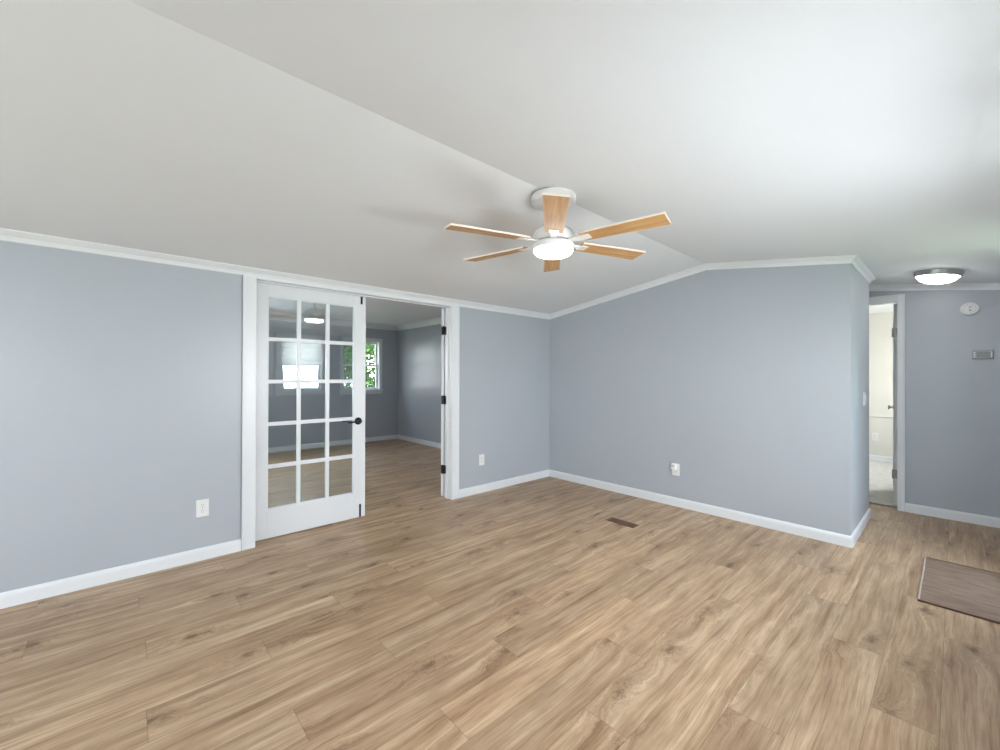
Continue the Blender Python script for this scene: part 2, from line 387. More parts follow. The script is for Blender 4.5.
# hall end wall with doorway
DX0, DX1, DZ = -1.19, -0.372, 2.060
w = B()
w.prism_y([(XL, 0), (DX0, 0), (DX0, cz(DX0)), (RX, RZ), (XL, cz(XL))], YF, YF+0.12)
w.prism_y([(DX1, 0), (XR+0.12, 0), (XR+0.12, cz(XR+0.12)+.005), (DX1, cz(DX1)+.005)], YF, YF+0.12)
w.prism_y([(DX0, DZ), (DX1, DZ), (DX1, cz(DX1)+.005), (DX0, cz(DX0)+.005)], YF, YF+0.12)
w.box(-3.0, 0.37, YF+0.10, YF+0.12, 2.12, 2.42)
st(w.build('wall_hall', 'wall'), 'blue-grey hall end wall with smoke alarm and thermostat', 'wall')
# right wall with two windows, rear wall with a wide window
def wall_with_holes(axis, f0, f1, a0, a1, z1, holes):
    b = B(); cuts = sorted(holes); pos = a0
    def bx(u0, u1, z0, z1_):
        if axis == 'x': b.box(f0, f1, u0, u1, z0, z1_)
        else: b.box(u0, u1, f0, f1, z0, z1_)
    for u0, u1, h0, h1 in cuts:
        bx(pos, u0, 0, z1); bx(u0, u1, 0, h0); bx(u0, u1, h1, z1); pos = u1
    bx(pos, a1, 0, z1); return b
RW = [(-2.25, -0.95, 0.80, 2.0), (1.12, 1.78, 1.05, 1.95), (2.0, 2.66, 1.05, 1.95), (3.42, 4.30, 0.0, 2.05)]
st(wall_with_holes('x', XR, XR+0.14, YB, YF, 2.10, RW).build('wall_right', 'wall'), 'blue-grey outside wall behind the camera on the right', 'wall')
RB = [(-2.75, -0.45, 0.60, 2.0)]
w = wall_with_holes('y', YB-0.14, YB, XL-0.12, XR+0.14, 2.08, RB)
w.prism_y([(XL-0.12, 2.08), (XR+0.14, 2.08), (RX, RZ+0.01)], YB-0.14, YB)
st(w.build('wall_rear', 'wall'), 'blue-grey rear wall behind the camera with a wide window', 'wall')
# far room
FW = [(0.27, 0.93, 1.03, 1.98), (3.085, 3.825, 1.03, 1.995)]
st(wall_with_holes('x', XW-0.14, XW, -0.6, YR2, 2.36, FW).build('wall_far', 'wall'), 'blue-grey window wall of the far room', 'wall')
st(B().box(XW-0.14, XL-0.12, YR2, YR2+0.12, 0, 2.36).build('wall_far_right', 'wall'), 'blue-grey right wall of the far room catching window glare', 'wall')
st(B().box(XW-0.14, XL-0.12, -0.72, -0.6, 0, 2.36).build('wall_far_left', 'wall'), 'blue-grey left wall of the far room', 'wall')
# beige room
st(B().box(-3.10, 0.52, 8.642, 8.76, 0, 2.32).build('wall_beige', 'beige'), 'beige wall facing the hall door', 'wall')
st(B().box(-3.10, -3.0, YF+0.12, 8.642, 0, 2.32).build('wall_beige_left', 'beige'), 'beige left wall of the room past the hall', 'wall')
st(wall_with_holes('x', 0.40, 0.52, YF+0.12, 8.642, 2.32, [(6.9, 8.1, 0.9, 2.0)]).build('wall_beige_right', 'beige'), 'beige right wall with a window in the room past the hall', 'wall')

# swept trim: profile points (u out from the wall, v vertical) between two points
def sweep(b, p0, p1, nrm, prof, m0=0, m1=0, su=0.0):
    p0, p1, nrm = Vector(p0), Vector(p1), Vector(nrm)
    d = Vector((p1.x-p0.x, p1.y-p0.y, 0)).normalized()
    l0, l1 = [], []
    sl = (p1.z-p0.z)/Vector((p1.x-p0.x, p1.y-p0.y, 0)).length
    for u, v in prof:
        o = nrm*u + Vector((0, 0, v + su*u))
        l0.append(p0 + o - d*(m0*u) - Vector((0, 0, sl*m0*u))); l1.append(p1 + o + d*(m1*u) + Vector((0, 0, sl*m1*u)))
    b.loft([l0, l1]); return b
def crown_prof(h=CW, d=CD): return [(0, 0.004), (d, 0.004), (d, -0.006), (d*0.86, -0.012), (d*0.62, -0.2*h-0.010), (d*0.36, -0.55*h), (d*0.22, -0.80*h), (d*0.20, -h+0.004), (d*0.10, -h), (0, -h)]
BP = [(0, 0), (0.014, 0), (0.014, 0.064), (0.012, 0.074), (0.006, 0.084), (0, 0.086)]
def trim(name, runs, m='trim', label=None, prof=None, cat='trim'):
    b = B()
    for r in runs: sweep(b, *r[:3], prof or crown_prof(), *(r[3:] if len(r) > 3 else ()))
    return st(b.build(name, m), label, cat)
zl = cz(XL)
trim('trim_1', [((XL, YB, zl), (XL, YG, zl), (1, 0, 0), 0, 0, SL)], label='white crown moulding along the left wall')
trim('trim_2', [((XL, YG, zl), (RX, YG, RZ), (0, -1, 0), 0, 0), ((RX, YG, RZ), (-0.5433, YG, cz(-0.5433)), (0, -1, 0), 0, 1)], label='white crown moulding up and over the gable wall')
zs = cz(-0.5433)
trim('trim_3', [((-0.5433, YG, zs), (-0.5433, 5.15, zs), (1, 0, 0), 1, 1, -SR)], label='white crown moulding on the short hall side of the gable wall')
trim('trim_4', [((XL, YF, zl), (RX, YF, RZ), (0, -1, 0)), ((RX, YF, RZ), (XR, YF, cz(XR)), (0, -1, 0))], label='white crown moulding over the hall end wall')
trim('trim_5', [((XR, YB, cz(XR)), (XR, YF, cz(XR)), (-1, 0, 0), 0, 0, SR)], label='white crown moulding on the right wall')
trim('trim_6', [((XW, -0.6, 2.345), (XW, YR2, 2.345), (1, 0, 0))], label='white crown moulding over the far room window', prof=crown_prof(0.10, 0.085))
trim('trim_7', [((XW, YR2, 2.345), (XL-0.12, YR2, 2.345), (0, -1, 0))], label='white crown moulding on the far room right wall', prof=crown_prof(0.10, 0.085))
trim('baseboard_left', [((XL, YB, 0), (XL, 0.654, 0), (1, 0, 0)), ((XL, 2.656, 0), (XL, YG, 0), (1, 0, 0))], prof=BP, label='white baseboard along the left wall', cat='baseboard')
trim('baseboard_back', [((XL, YG, 0), (-0.5433, YG, 0), (0, -1, 0), 0, 1), ((-0.5433, YG, 0), (-0.5433, 5.15, 0), (1, 0, 0), 1, 1), ((-0.5433, 5.15, 0), (XL, 5.15, 0), (0, 1, 0), 1, 0)], prof=BP, label='white baseboard around the gable wall and its hall end', cat='baseboard')
trim('baseboard_hall', [((-0.332, YF, 0), (XR, YF, 0), (0, -1, 0)), ((XL, YF, 0), (-1.25, YF, 0), (0, -1, 0))], prof=BP, label='white baseboard on the hall end wall', cat='baseboard')
trim('baseboard_right', [((XR, YB, 0), (XR, YF, 0), (-1, 0, 0))], prof=BP, label='white baseboard on the right wall', cat='baseboard')
trim('baseboard_rear', [((XL, YB, 0), (XR, YB, 0), (0, 1, 0))], prof=BP, label='white baseboard on the rear wall', cat='baseboard')
trim('baseboard_far', [((XW, -0.6, 0), (XW, YR2, 0), (1, 0, 0))], prof=BP, label='white baseboard under the far room window', cat='baseboard')
trim('baseboard_far_right', [((XW, YR2, 0), (XL-0.12, YR2, 0), (0, -1, 0))], prof=BP, label='white baseboard on the far room right wall', cat='baseboard')
trim('baseboard_beige', [((-3.0, 8.642, 0.012), (0.40, 8.642, 0.012), (0, -1, 0))], prof=BP, label='white baseboard on the beige wall', cat='baseboard')
trim('trim_8', [((-3.0, 8.642, 0.715), (0.40, 8.642, 0.715), (0, -1, 0))], m='beige', prof=[(0, 0), (0.012, 0), (0.014, -0.02), (0.006, -0.03), (0, -0.03)], label='thin chair rail across the beige wall')

# double-door casing and jamb
b = B()
b.box(XL, XL+0.016, 0.656, 0.746, 0, 2.052); b.box(XL, XL+0.016, 2.565, 2.655, 0, 2.052); b.box(XL, XL+0.0155, 0.746, 2.565, 2.034, 2.052)
b.box(XL, XL+0.021, 0.656, 0.672, 0, 2.052); b.box(XL, XL+0.021, 2.639, 2.655, 0, 2.052)
st(b.build('trim_9', 'trim', bevel=0.003), 'white casing around the double glazed doors', 'trim')
b = B()
b.box(XL-0.12, XL, OY0, 0.750, 0, OZ); b.box(XL-0.12, XL, 2.562, OY1, 0, OZ); b.box(XL-0.12, XL, 0.750, 2.562, 2.036, OZ)
b.box(XL-0.078, XL-0.050, 0.750, 0.760, 0, 2.036); b.box(XL-0.078, XL-0.050, 2.552, 2.562, 0, 2.036); b.box(XL-0.078, XL-0.050, 0.750, 2.562, 2.026, 2.036)
b.box(XL-0.134, XL-0.12, 0.65, 0.742, 0, 2.12); b.box(XL-0.132, XL-0.12, 2.60, 2.66, 0, 2.12); b.box(XL-0.132, XL-0.12, 0.742, 2.60, 2.056, 2.12)
st(b.build('trim_10', 'trim', bevel=0.002), 'white jamb lining of the double door opening', 'trim')
# hall door casing and jamb
b = B()
b.box(-0.386, -0.330, YF-0.016, YF, 0, 2.118); b.box(-1.25, -1.194, YF-0.016, YF, 0, 2.118); b.box(-1.194, -0.386, YF-0.016, YF, 2.056, 2.118)
b.box(-0.345, -0.330, YF-0.021, YF, 0, 2.118); b.box(-1.25, -0.330, YF-0.0205, YF, 2.103, 2.118)
st(b.build('trim_11', 'trim', bevel=0.003), 'white casing around the hall doorway', 'trim')
b = B()
b.box(-0.386, DX1, YF, YF+0.12, 0, DZ); b.box(DX0, DX0+0.012, YF, YF+0.12, 0, DZ); b.box(DX0, DX1, YF, YF+0.12, DZ-0.012, DZ)
st(b.build('trim_12', 'trim', bevel=0.002), 'white jamb lining of the hall doorway', 'trim')
st(B().box(DX0+0.012, -0.388, YF+0.085, YF+0.115, 0.0, 0.016).build('trim_13', 'nickel', bevel=0.003), 'thin metal strip where planks meet the carpet', 'trim')

# ------------------------------------------------------------------ glazed doors
def glazed_leaf(name, hinge_left):
    """leaf in its own frame: y from 0 to .902, x from -.035 (back) to 0 (front face), z from .012"""
    Wd, H0, H1, T = 0.902, 0.012, 2.028, 0.035
    root = bpy.data.objects.new(name, None); COL.objects.link(root); root.empty_display_size = 0.1
    gy0, gy1, gz0, gz1 = 0.094, 0.796, 0.237, 1.930
    b = B()
    b.box(-T, 0, 0, gy0, H0, H1); b.box(-T, 0, gy1, Wd, H0, H1); b.box(-T, 0, gy0, gy1, H0, gz0); b.box(-T, 0, gy0, gy1, gz1, H1)
    b.build('door_frame', 'door', root, bevel=0.0015)
    b = B(); mw = 0.031
    ys = [gy0 + (gy1-gy0)*i/3 for i in range(4)]; zs_ = [gz0 + (gz1-gz0)*i/5 for i in range(6)]
    for y in ys[1:-1]: b.box(-T+0.004, -0.004, y-mw/2, y+mw/2, gz0, gz1)
    for z in zs_[1:-1]: b.box(-T+0.0045, -0.0045, gy0, gy1, z-mw/2, z+mw/2)
    # glazing beads around the opening
    for y0, y1 in ((gy0, gy0+0.008), (gy1-0.008, gy1)): b.box(-T+0.005, -0.005, y0, y1, gz0, gz1)
    for z0, z1 in ((gz0, gz0+0.008), (gz1-0.008, gz1)): b.box(-T+0.0052, -0.0052, gy0, gy1, z0, z1)
    b.build('glazing_bars', 'door', root, bevel=0.003)
    B().box(-0.0195, -0.0155, gy0, gy1, gz0, gz1).build('glass', 'glass', root)
    return root
def add_lever(root, y, sgn):
    for side, x0, sx in (('f', 0.0, 1), ('b', -0.035, -1)):
        ros = B().lathe([(0, 0), (0.033, 0), (0.033, 0.006*sx), (0.028, 0.011*sx), (0.013, 0.014*sx), (0.013, 0.045*sx), (0.015, 0.050*sx), (0.012, 0.060*sx), (0, 0.062*sx)], (x0, y, 0.890), 'x', 28).build('lever_rose', 'black', root, smooth=True)
        pts = [(x0+0.048*sx, y, 0.890), (x0+0.052*sx, y+sgn*0.03, 0.892), (x0+0.054*sx, y+sgn*0.065, 0.889), (x0+0.050*sx, y+sgn*0.095, 0.886), (x0+0.044*sx, y+sgn*0.112, 0.888)]
        B().tube(pts, [0.010, 0.0085, 0.0075, 0.0075, 0.006]).build('lever', 'black', ros, smooth=True)
def hinge_parts(root, y, x):
    for z in (0.300, 1.045, 1.790):
        k = B(); k.lathe([(0, -0.045), (0.0075, -0.045), (0.0075, 0.045), (0, 0.045)], (x, y, z), 'z', 16)
        k.lathe([(0, 0.045), (0.005, 0.045), (0.006, 0.052), (0, 0.056)], (x, y, z), 'z', 16)
        k.box(x+0.004, x+0.036, y-0.0015, y+0.0015, z-0.044, z+0.044)
        k.build('hinge', 'black', root, smooth=False)
d1 = glazed_leaf('door_1', True); d1.location = (-3.665, 0.7535, 0); st(d1, 'closed white fifteen-pane glazed door leaf with black lever', 'door')
add_lever(d1, 0.833, -1)
B().box(-0.006, 0.002, 0.852, 0.872, 1.957, 2.027).build('flush_bolt', 'black', d1, bevel=0.001)
B().box(-0.006, 0.002, 0.846, 0.864, 0.013, 0.130).build('flush_bolt', 'black', d1, bevel=0.001)
# the open leaf lies folded back against the far side of the partition
d2 = glazed_leaf('door_2', False); st(d2, 'glazed door leaf swung fully open into the far room', 'door')
d2.location = (-3.707, 2.553, 0); d2.rotation_euler = (0, 0, math.radians(15))
add_lever(d2, 0.833, -1)
for z in (0.300, 1.045, 1.790):
    k = B(); k.lathe([(0, z-0.045), (0.008, z-0.045), (0.008, z+0.045), (0.005, z+0.052), (0, z+0.054)], (0.006, -0.018, 0), 'z', 16)
    k.box(-0.030, 0.006, -0.0035, 0.0, z-0.044, z+0.044)
    k.build('hinge', 'black', d2)
b = B()
for z in (0.300, 1.045, 1.790): b.box(-3.703, -3.674, 2.558, 2.5625, z-0.044, z+0.044)
# jamb halves of the hinges
jh = b.build('hinge_plates', 'black'); jh.parent = bpy.data.objects['trim_10']

# hall door leaf, nearly edge-on
d3 = bpy.data.objects.new('door_3', None); COL.objects.link(d3); d3.location = (-0.423, 5.757, 0); d3.rotation_euler = (0, 0, math.radians(4.0))
st(d3, 'white hall door standing open and seen nearly edge-on', 'door')
b = B(); b.box(0, 0.035, 0, 0.76, 0.02, 2.045)
b.build('door_panel', 'door', d3, bevel=0.002)
b = B()
for z0, z1 in ((0.2, 0.9), (1.05, 1.9)):
    for y0, y1 in ((0.11, 0.34), (0.42, 0.65)):
        b.box(-0.004, 0.002, y0, y1, z0, z0+0.012); b.box(-0.004, 0.002, y0, y1, z1-0.012, z1); b.box(-0.004, 0.002, y0, y0+0.012, z0, z1); b.box(-0.004, 0.002, y1-0.012, y1, z0, z1)
b.build('panel_moulding', 'door', d3, bevel=0.001)
B().lathe([(0, 0), (0.030, 0), (0.030, -0.006), (0.011, -0.010), (0.011, -0.030), (0.024, -0.036), (0.024, -0.044), (0.014, -0.050), (0, -0.051)], (0, 0.70, 0.965), 'x', 24).build('door_knob', 'nickel', d3, smooth=True)
for z in (0.33, 1.755):
    k = B(); k.lathe([(0, z-0.045), (0.007, z-0.045), (0.007, z+0.045), (0, z+0.045)], (-0.006, 0.0, 0), 'z', 14)
    k.box(-0.004, 0.030, -0.003, 0.0005, z-0.044, z+0.044); k.build('hinge', 'nickel', d3)

# ------------------------------------------------------------------ windows
def window(name, axis, face, out, a0, a1, z0, z1, label, cw=0.085, double=1):
    """frame sits in the wall opening; face = inner wall plane, out = +1/-1 direction outside"""
    root = bpy.data.objects.new(name, None); COL.objects.link(root); root.empty_display_size = 0.1
    root.location = (face, (a0+a1)/2, z0) if axis == 'x' else ((a0+a1)/2, face, z0)
    st(root, label, 'window'); L = root.location.copy()
    def bx(b, u0, u1, d0, d1, zz0, zz1):
        if axis == 'x': b.box(face+out*d0, face+out*d1, u0, u1, zz0, zz1)
        else: b.box(u0, u1, face+out*d0, face+out*d1, zz0, zz1)
    b = B(); t = 0.016
    bx(b, a0-cw, a0, -t, 0, z0, z1+cw); bx(b, a1, a1+cw, -t, 0, z0, z1+cw); bx(b, a0-cw, a1+cw, -t-0.003, 0, z1, z1+cw)
    bx(b, a0-cw-0.015, a1+cw+0.015, -0.045, 0.02, z0-0.022, z0); bx(b, a0-cw, a1+cw, -t, 0, z0-0.085, z0-0.022)
    o = b.build('casing', 'trim', None, bevel=0.003, loc=L); o.parent = root; o.location = (0, 0, 0)
    b = B(); f = 0.03
    bx(b, a0, a0+f*0.4, 0, 0.13, z0, z1); bx(b, a1-f*0.4, a1, 0, 0.13, z0, z1); bx(b, a0, a1, 0, 0.13, z1-f*0.4, z1); bx(b, a0, a1, 0, 0.13, z0, z0+f*0.4)
    n = double; seg = (a1-a0)/n; zm = (z0+z1)/2
    for i in range(n):
        u0, u1 = a0+seg*i+0.010, a0+seg*(i+1)-0.010
        for zz0, zz1, d0, d1 in ((z0+0.01, zm+0.018, 0.055, 0.085), (zm-0.018, z1-0.01, 0.088, 0.115)):
            bx(b, u0, u0+0.036, d0, d1, zz0, zz1); bx(b, u1-0.036, u1, d0, d1, zz0, zz1)
            bx(b, u0, u1, d0+0.0005, d1-0.0005, zz0, zz0+0.036); bx(b, u0, u1, d0+0.0005, d1-0.0005, zz1-0.036, zz1)
    o = b.build('sash', 'trim', None, bevel=0.002, loc=L); o.parent = root; o.location = (0, 0, 0)
    b = B()
    for i in range(n):
        u0, u1 = a0+seg*i+0.03, a0+seg*(i+1)-0.03
        bx(b, u0, u1, 0.068, 0.072, z0+0.03, zm); bx(b, u0, u1, 0.100, 0.104, zm, z1-0.03)
    o = b.build('glass', 'winglass', None, loc=L); o.parent = root; o.location = (0, 0, 0)
    return root
window('window_1', 'x', XW, -1, 3.085, 3.825, 1.03, 1.995, 'white sash window looking onto a leafy tree', cw=0.055)
window('added_window_2', 'x', XW, -1, 0.27, 0.93, 1.03, 1.98, 'added white sash window, out of view, brightening the far room')  # added out of view to brighten the far room
window('window_3', 'x', XR, 1, 2.0, 2.66, 1.05, 1.95, 'white window with a roman shade mirrored in the glazed door')
window('window_4', 'x', XR, 1, -2.25, -0.95, 0.80, 2.0, 'wide white window on the right wall behind the camera', double=2)
window('window_5', 'y', YB, -1, -2.75, -0.45, 0.60, 2.0, 'wide white window in the rear wall', double=3)
window('added_window_8', 'x', XL, -1, -2.9, -1.7, 0.75, 1.85, 'added white window, unseen in the left wall behind the camera, lighting the ceiling', double=2)  # unseen window added so that light reaches the right ceiling slope
window('window_6', 'x', 0.40, 1, 6.9, 8.1, 0.9, 2.0, 'white window lighting the beige room', double=2)
window('window_7', 'x', XR, 1, 1.12, 1.78, 1.05, 1.95, 'white shaded window beside the one mirrored in the glazed door')
# glazed entrance door by the doormat
b = B()
for y0, y1 in ((3.35, 3.42), (4.30, 4.37)): b.box(XR-0.016, XR, y0, y1, 0, 2.12)
b.box(XR-0.0165, XR, 3.42, 4.30, 2.05, 2.12)
st(b.build('trim_14', 'trim', bevel=0.003), 'white casing around the entrance door', 'trim')
d4 = bpy.data.objects.new('door_4', None); COL.objects.link(d4); d4.location = (XR+0.06, 3.425, 0); st(d4, 'white entrance door with a tall glass light', 'door')
b = B(); b.box(0, 0.04, 0, 0.12, 0.012, 2.045); b.box(0, 0.04, 0.75, 0.87, 0.012, 2.045); b.box(0, 0.04, 0.12, 0.75, 0.012, 0.26); b.box(0, 0.04, 0.12, 0.75, 1.93, 2.045)
b.build('door_frame', 'door', d4, bevel=0.002)
B().box(0.017, 0.022, 0.12, 0.75, 0.26, 1.93).build('glass', 'winglass', d4)
B().lathe([(0, 0), (0.030, 0), (0.030, -0.006), (0.011, -0.010), (0.011, -0.030), (0.026, -0.042), (0.026, -0.052), (0.015, -0.058), (0, -0.058)], (0, 0.06, 0.95), 'x', 24).build('door_knob', 'nickel', d4, smooth=True)
# roman shade over window_3
sh = thing('roman_shade', 'white roman shade half lowered, mirrored in the closed glazed door', 'shade', (XR-0.03, 2.33, 2.0))
b = B(); prof = []
zt = 0.03
loops = []
NF = 26
for i in range(NF+1):
    tt = i/NF; z = -0.50*tt; x = -0.004 - (0.010 if i % 6 == 5 else 0.0) - (0.018*math.sin(math.pi*min(1, max(0, (tt-0.8)/0.2))))
    loops.append((x, z))
front = [(x, z) for x, z in loops]; back = [(x+0.003, z) for x, z in reversed(loops)]
ring = front + back
b.loft([[(x, -0.335, z) for x, z in ring], [(x, 0.335, z) for x, z in ring]])
b.build('shade_fabric', 'cloth', sh)
B().box(-0.012, 0.012, -0.34, 0.34, -0.005, 0.03).build('head_rail', 'trim', sh, bevel=0.003)
B().tube([(-0.02, 0.30, 0), (-0.02, 0.302, -0.4), (-0.02, 0.30, -0.8)], 0.0015, 6).build('pull_cord', 'shadecord', sh)

dup(sh, (XR-0.03, 1.45, 2.0), 0, 'white roman shade on the other small window of the right wall')
# ------------------------------------------------------------------ ceiling fan
FX, FY = -1.6064, 1.885
fan = thing('ceiling_fan', 'white six-blade ceiling fan with oak blades and glowing round light', 'ceiling fan', (FX, FY, 2.3806))
def fl(name, prof, m, n=48, parent=fan): return B().lathe(prof, (0, 0, 0), 'z', n).build(name, m, parent, smooth=True)
fl('ceiling_canopy', [(0, -0.004), (0.132, -0.016), (0.132, -0.046), (0.124, -0.054), (0.045, -0.060), (0.030, -0.072), (0.0, -0.072)], 'whitemetal')
fl('downrod', [(0, -0.06), (0.017, -0.06), (0.017, -0.22), (0, -0.22)], 'whitemetal', 24)
mh = fl('motor_housing', [(0, -0.175), (0.045, -0.178), (0.062, -0.190), (0.085, -0.205), (0.112, -0.225), (0.122, -0.245), (0.122, -0.268), (0.116, -0.282), (0.108, -0.286), (0, -0.286)], 'whitemetal')
fl('motor_ring', [(0.104, -0.286), (0.109, -0.286), (0.109, -0.298), (0.104, -0.298)], 'nickel')
fl('light_rim', [(0, -0.292), (0.112, -0.292), (0.121, -0.300), (0.122, -0.322), (0.117, -0.330), (0.113, -0.330), (0, -0.326)], 'whitemetal')
fl('light_diffuser', [(0.0, -0.328), (0.116, -0.330), (0.114, -0.342), (0.104, -0.354), (0.080, -0.364), (0.045, -0.370), (0, -0.372)], 'fan_lamp')
PITCH = math.radians(-8)
BZ = -0.285
lib = {}
def make_blade(a, first):
    bl = None
    w0, w1, t, r0, r1 = 0.050, 0.061, 0.009, 0.180, 0.650
    if first:
        bm = B()
        top = [(r0, -w0, t/2), (r1, -w1, t/2), (r1, w1, t/2), (r0, w0, t/2)]; bot = [(x, y, -t/2) for x, y, z in top]
        bm.hexa(bot + top)
        bl = bm.build('blade', 'blade', fan, bevel=0.0012)
        e = B(); q = 0.0016
        for (xa, ya), (xb_, yb) in (((r0, -w0), (r1, -w1)), ((r1, -w1), (r1, w1)), ((r1, w1), (r0, w0))):
            d = Vector((xb_-xa, yb-ya, 0)).normalized(); nn = Vector((d.y, -d.x, 0))
            A_, B_ = Vector((xa, ya, 0)), Vector((xb_, yb, 0))
            pts = []
            for z in (-t/2-0.0003, t/2+0.0008):
                pts += [A_ - nn*0.0015 + Vector((0, 0, z)), B_ - nn*0.0015 + Vector((0, 0, z)), B_ + nn*q + Vector((0, 0, z)), A_ + nn*q + Vector((0, 0, z))]
            e.hexa(pts)
        e.build('blade_edge', 'bladeedge', bl)
        k = B()
        k.hexa([(0.100, -0.016, -0.012), (0.185, -0.022, -0.010), (0.185, 0.022, -0.010), (0.100, 0.016, -0.012), (0.100, -0.016, 0.002), (0.185, -0.022, -t/2), (0.185, 0.022, -t/2), (0.100, 0.016, 0.002)])
        k.hexa([(0.185, -0.030, -0.010), (0.235, -0.026, -0.008), (0.235, 0.026, -0.008), (0.185, 0.030, -0.010), (0.185, -0.030, -t/2), (0.235, -0.026, -t/2), (0.235, 0.026, -t/2), (0.185, 0.030, -t/2)])
        k.build('blade_bracket', 'whitemetal', bl, bevel=0.002)
        lib['b'] = bl
    else:
        src = lib['b']; bl = src.copy(); COL.objects.link(bl)
        for g in src.children:
            d = g.copy(); COL.objects.link(d); d.parent = bl
    bl.location = (0, 0, BZ)
    bl.rotation_mode = 'XYZ'
    bl.rotation_euler = (Matrix.Rotation(a, 3, 'Z') @ Matrix.Rotation(PITCH, 3, 'X')).to_euler()
for i in range(6): make_blade(math.radians(11.5 + 60*i), i == 0)
# ------------------------------------------------------------------ hall flush light
hx_, hy_ = -0.095, 4.95
hl = thing('ceiling_light', 'round flush ceiling light with brushed nickel ring and glowing dome in hall', 'ceiling light', (hx_, hy_, cz(hx_)))
hl.rotation_euler = (0, math.atan(SR), 0)
B().lathe([(0, 0.0), (0.146, 0.0), (0.146, -0.010), (0.138, -0.040), (0.131, -0.042), (0.129, -0.036), (0, -0.030)], (0, 0, 0), 'z', 64).build('nickel_ring', 'nickel', hl, smooth=True)
B().lathe([(0, -0.034), (0.128, -0.037), (0.122, -0.050), (0.102, -0.072), (0.070, -0.088), (0.035, -0.096), (0, -0.098)], (0, 0, 0), 'z', 64).build('glass_dome', 'hall_lamp', hl, smooth=True)

# ------------------------------------------------------------------ small wall things
sd = thing('smoke_detector', 'round white smoke detector high on the hall wall above the thermostat', 'smoke detector', (0.087, YF, 1.920))
B().lathe([(0, 0), (0.062, 0), (0.062, -0.010), (0.058, -0.013), (0, -0.013)], (0, 0, 0), 'y', 40).build('mounting_base', 'plate', sd, smooth=True)
B().lathe([(0.0, -0.012), (0.056, -0.012), (0.057, -0.026), (0.050, -0.036), (0.030, -0.040), (0, -0.041)], (0, 0, 0), 'y', 40).build('cover', 'plate', sd, smooth=True)
b = B()
for a in range(0, 360, 30):
    if a in (90,): continue
    r = math.radians(a); b.box(0.036*math.cos(r)-0.003, 0.036*math.cos(r)+0.003, -0.0405, -0.036, 0.036*math.sin(r)-0.003, 0.036*math.sin(r)+0.003)
b.box(-0.010, 0.010, -0.0425, -0.039, 0.010, 0.018)
b.build('sounder_slots', 'thermo', sd)
B().lathe([(0, -0.040), (0.008, -0.040), (0.008, -0.043), (0, -0.0435)], (0.0, 0, -0.014), 'y', 20).build('test_button', 'thermo', sd)

th = thing('thermostat', 'small grey rectangular thermostat on the hall wall below the smoke detector', 'thermostat', (0.160, YF, 1.508))
B().box(-0.061, 0.061, -0.026, 0, -0.040, 0.040).build('case', 'thermo', th, bevel=0.006)
B().box(-0.034, 0.044, -0.0275, -0.025, -0.022, 0.024).build('display', 'screen', th, bevel=0.002)
for z in (-0.022, -0.004, 0.014): B().box(-0.053, -0.042, -0.0285, -0.025, z, z+0.010).build('button', 'plate', th, bevel=0.001)
B().box(0.048, 0.056, -0.0285, -0.025, -0.026, 0.026).build('slide_switch', 'plate', th, bevel=0.001)

def outlet(name, loc, rz, label, group=None):
    """plate in the local xz plane, facing local -y"""
    o = thing(name, label, 'outlet', loc, rz, group)
    B().box(-0.037, 0.037, -0.006, 0, -0.060, 0.060).build('cover_plate', 'plate', o, bevel=0.002)
    for z in (-0.0205, 0.0205):
        f = B(); f.lathe([(0, -0.0055), (0.0165, -0.0055), (0.0165, -0.008), (0, -0.0082)], (0, 0, z), 'y', 24)
        s_ = f.build('socket', 'plate', o)
        k = B(); k.box(-0.0075, -0.0053, -0.0090, -0.0080, z+0.000, z+0.008); k.box(0.0053, 0.0075, -0.0090, -0.0080, z+0.000, z+0.0075)
        k.lathe([(0, -0.0080), (0.0024, -0.0080), (0.0024, -0.0090), (0, -0.0090)], (0, 0, z-0.0075), 'y', 12)
        k.build('slots', 'slot', s_)
    B().lathe([(0, -0.006), (0.003, -0.006), (0.003, -0.0075), (0, -0.0078)], (0, 0, 0), 'y', 12).build('screw', 'nickel', o)
    return o
o1 = outlet('wall_outlet', (XL, 0.420, 0.365), math.radians(90), 'white duplex outlet on the left wall beside the door casing')
dup(o1, (XL, 2.980, 0.365), math.radians(90), 'white duplex outlet between the glazed doors and the room corner')
dup(o1, (-1.899, YG, 0.368), 0, 'white duplex outlet on the gable wall with a plug-in gadget')
dup(o1, (-0.845, 8.642, 0.385), 0, 'white duplex outlet on the beige wall past the hall door')
pg = thing('plug_in_device', 'small white plug-in gadget on the upper socket of gable wall outlet', 'plug-in device', (-1.905, YG-0.0095, 0.395))
B().box(-0.026, 0.022, -0.045, 0, -0.022, 0.034).build('body', 'plate', pg, bevel=0.006)
B().box(-0.018, 0.014, -0.0475, -0.043, 0.010, 0.022).build('vent_face', 'thermo', pg, bevel=0.001)
sw = thing('light_switch', 'white double rocker light switch on the short hall face of gable wall', 'light switch', (-0.5433, 4.83, 1.115), math.radians(90))
B().box(-0.058, 0.058, -0.006, 0, -0.060, 0.060).build('cover_plate', 'plate', sw, bevel=0.002)
for x in (-0.023, 0.023): B().hexa([(x-0.016, -0.006, -0.033), (x+0.016, -0.006, -0.033), (x+0.016, -0.006, 0.033), (x-0.016, -0.006, 0.033), (x-0.016, -0.008, -0.033), (x+0.016, -0.008, -0.033), (x+0.016, -0.012, 0.033), (x-0.016, -0.012, 0.033)]).build('rocker', 'plate', sw)

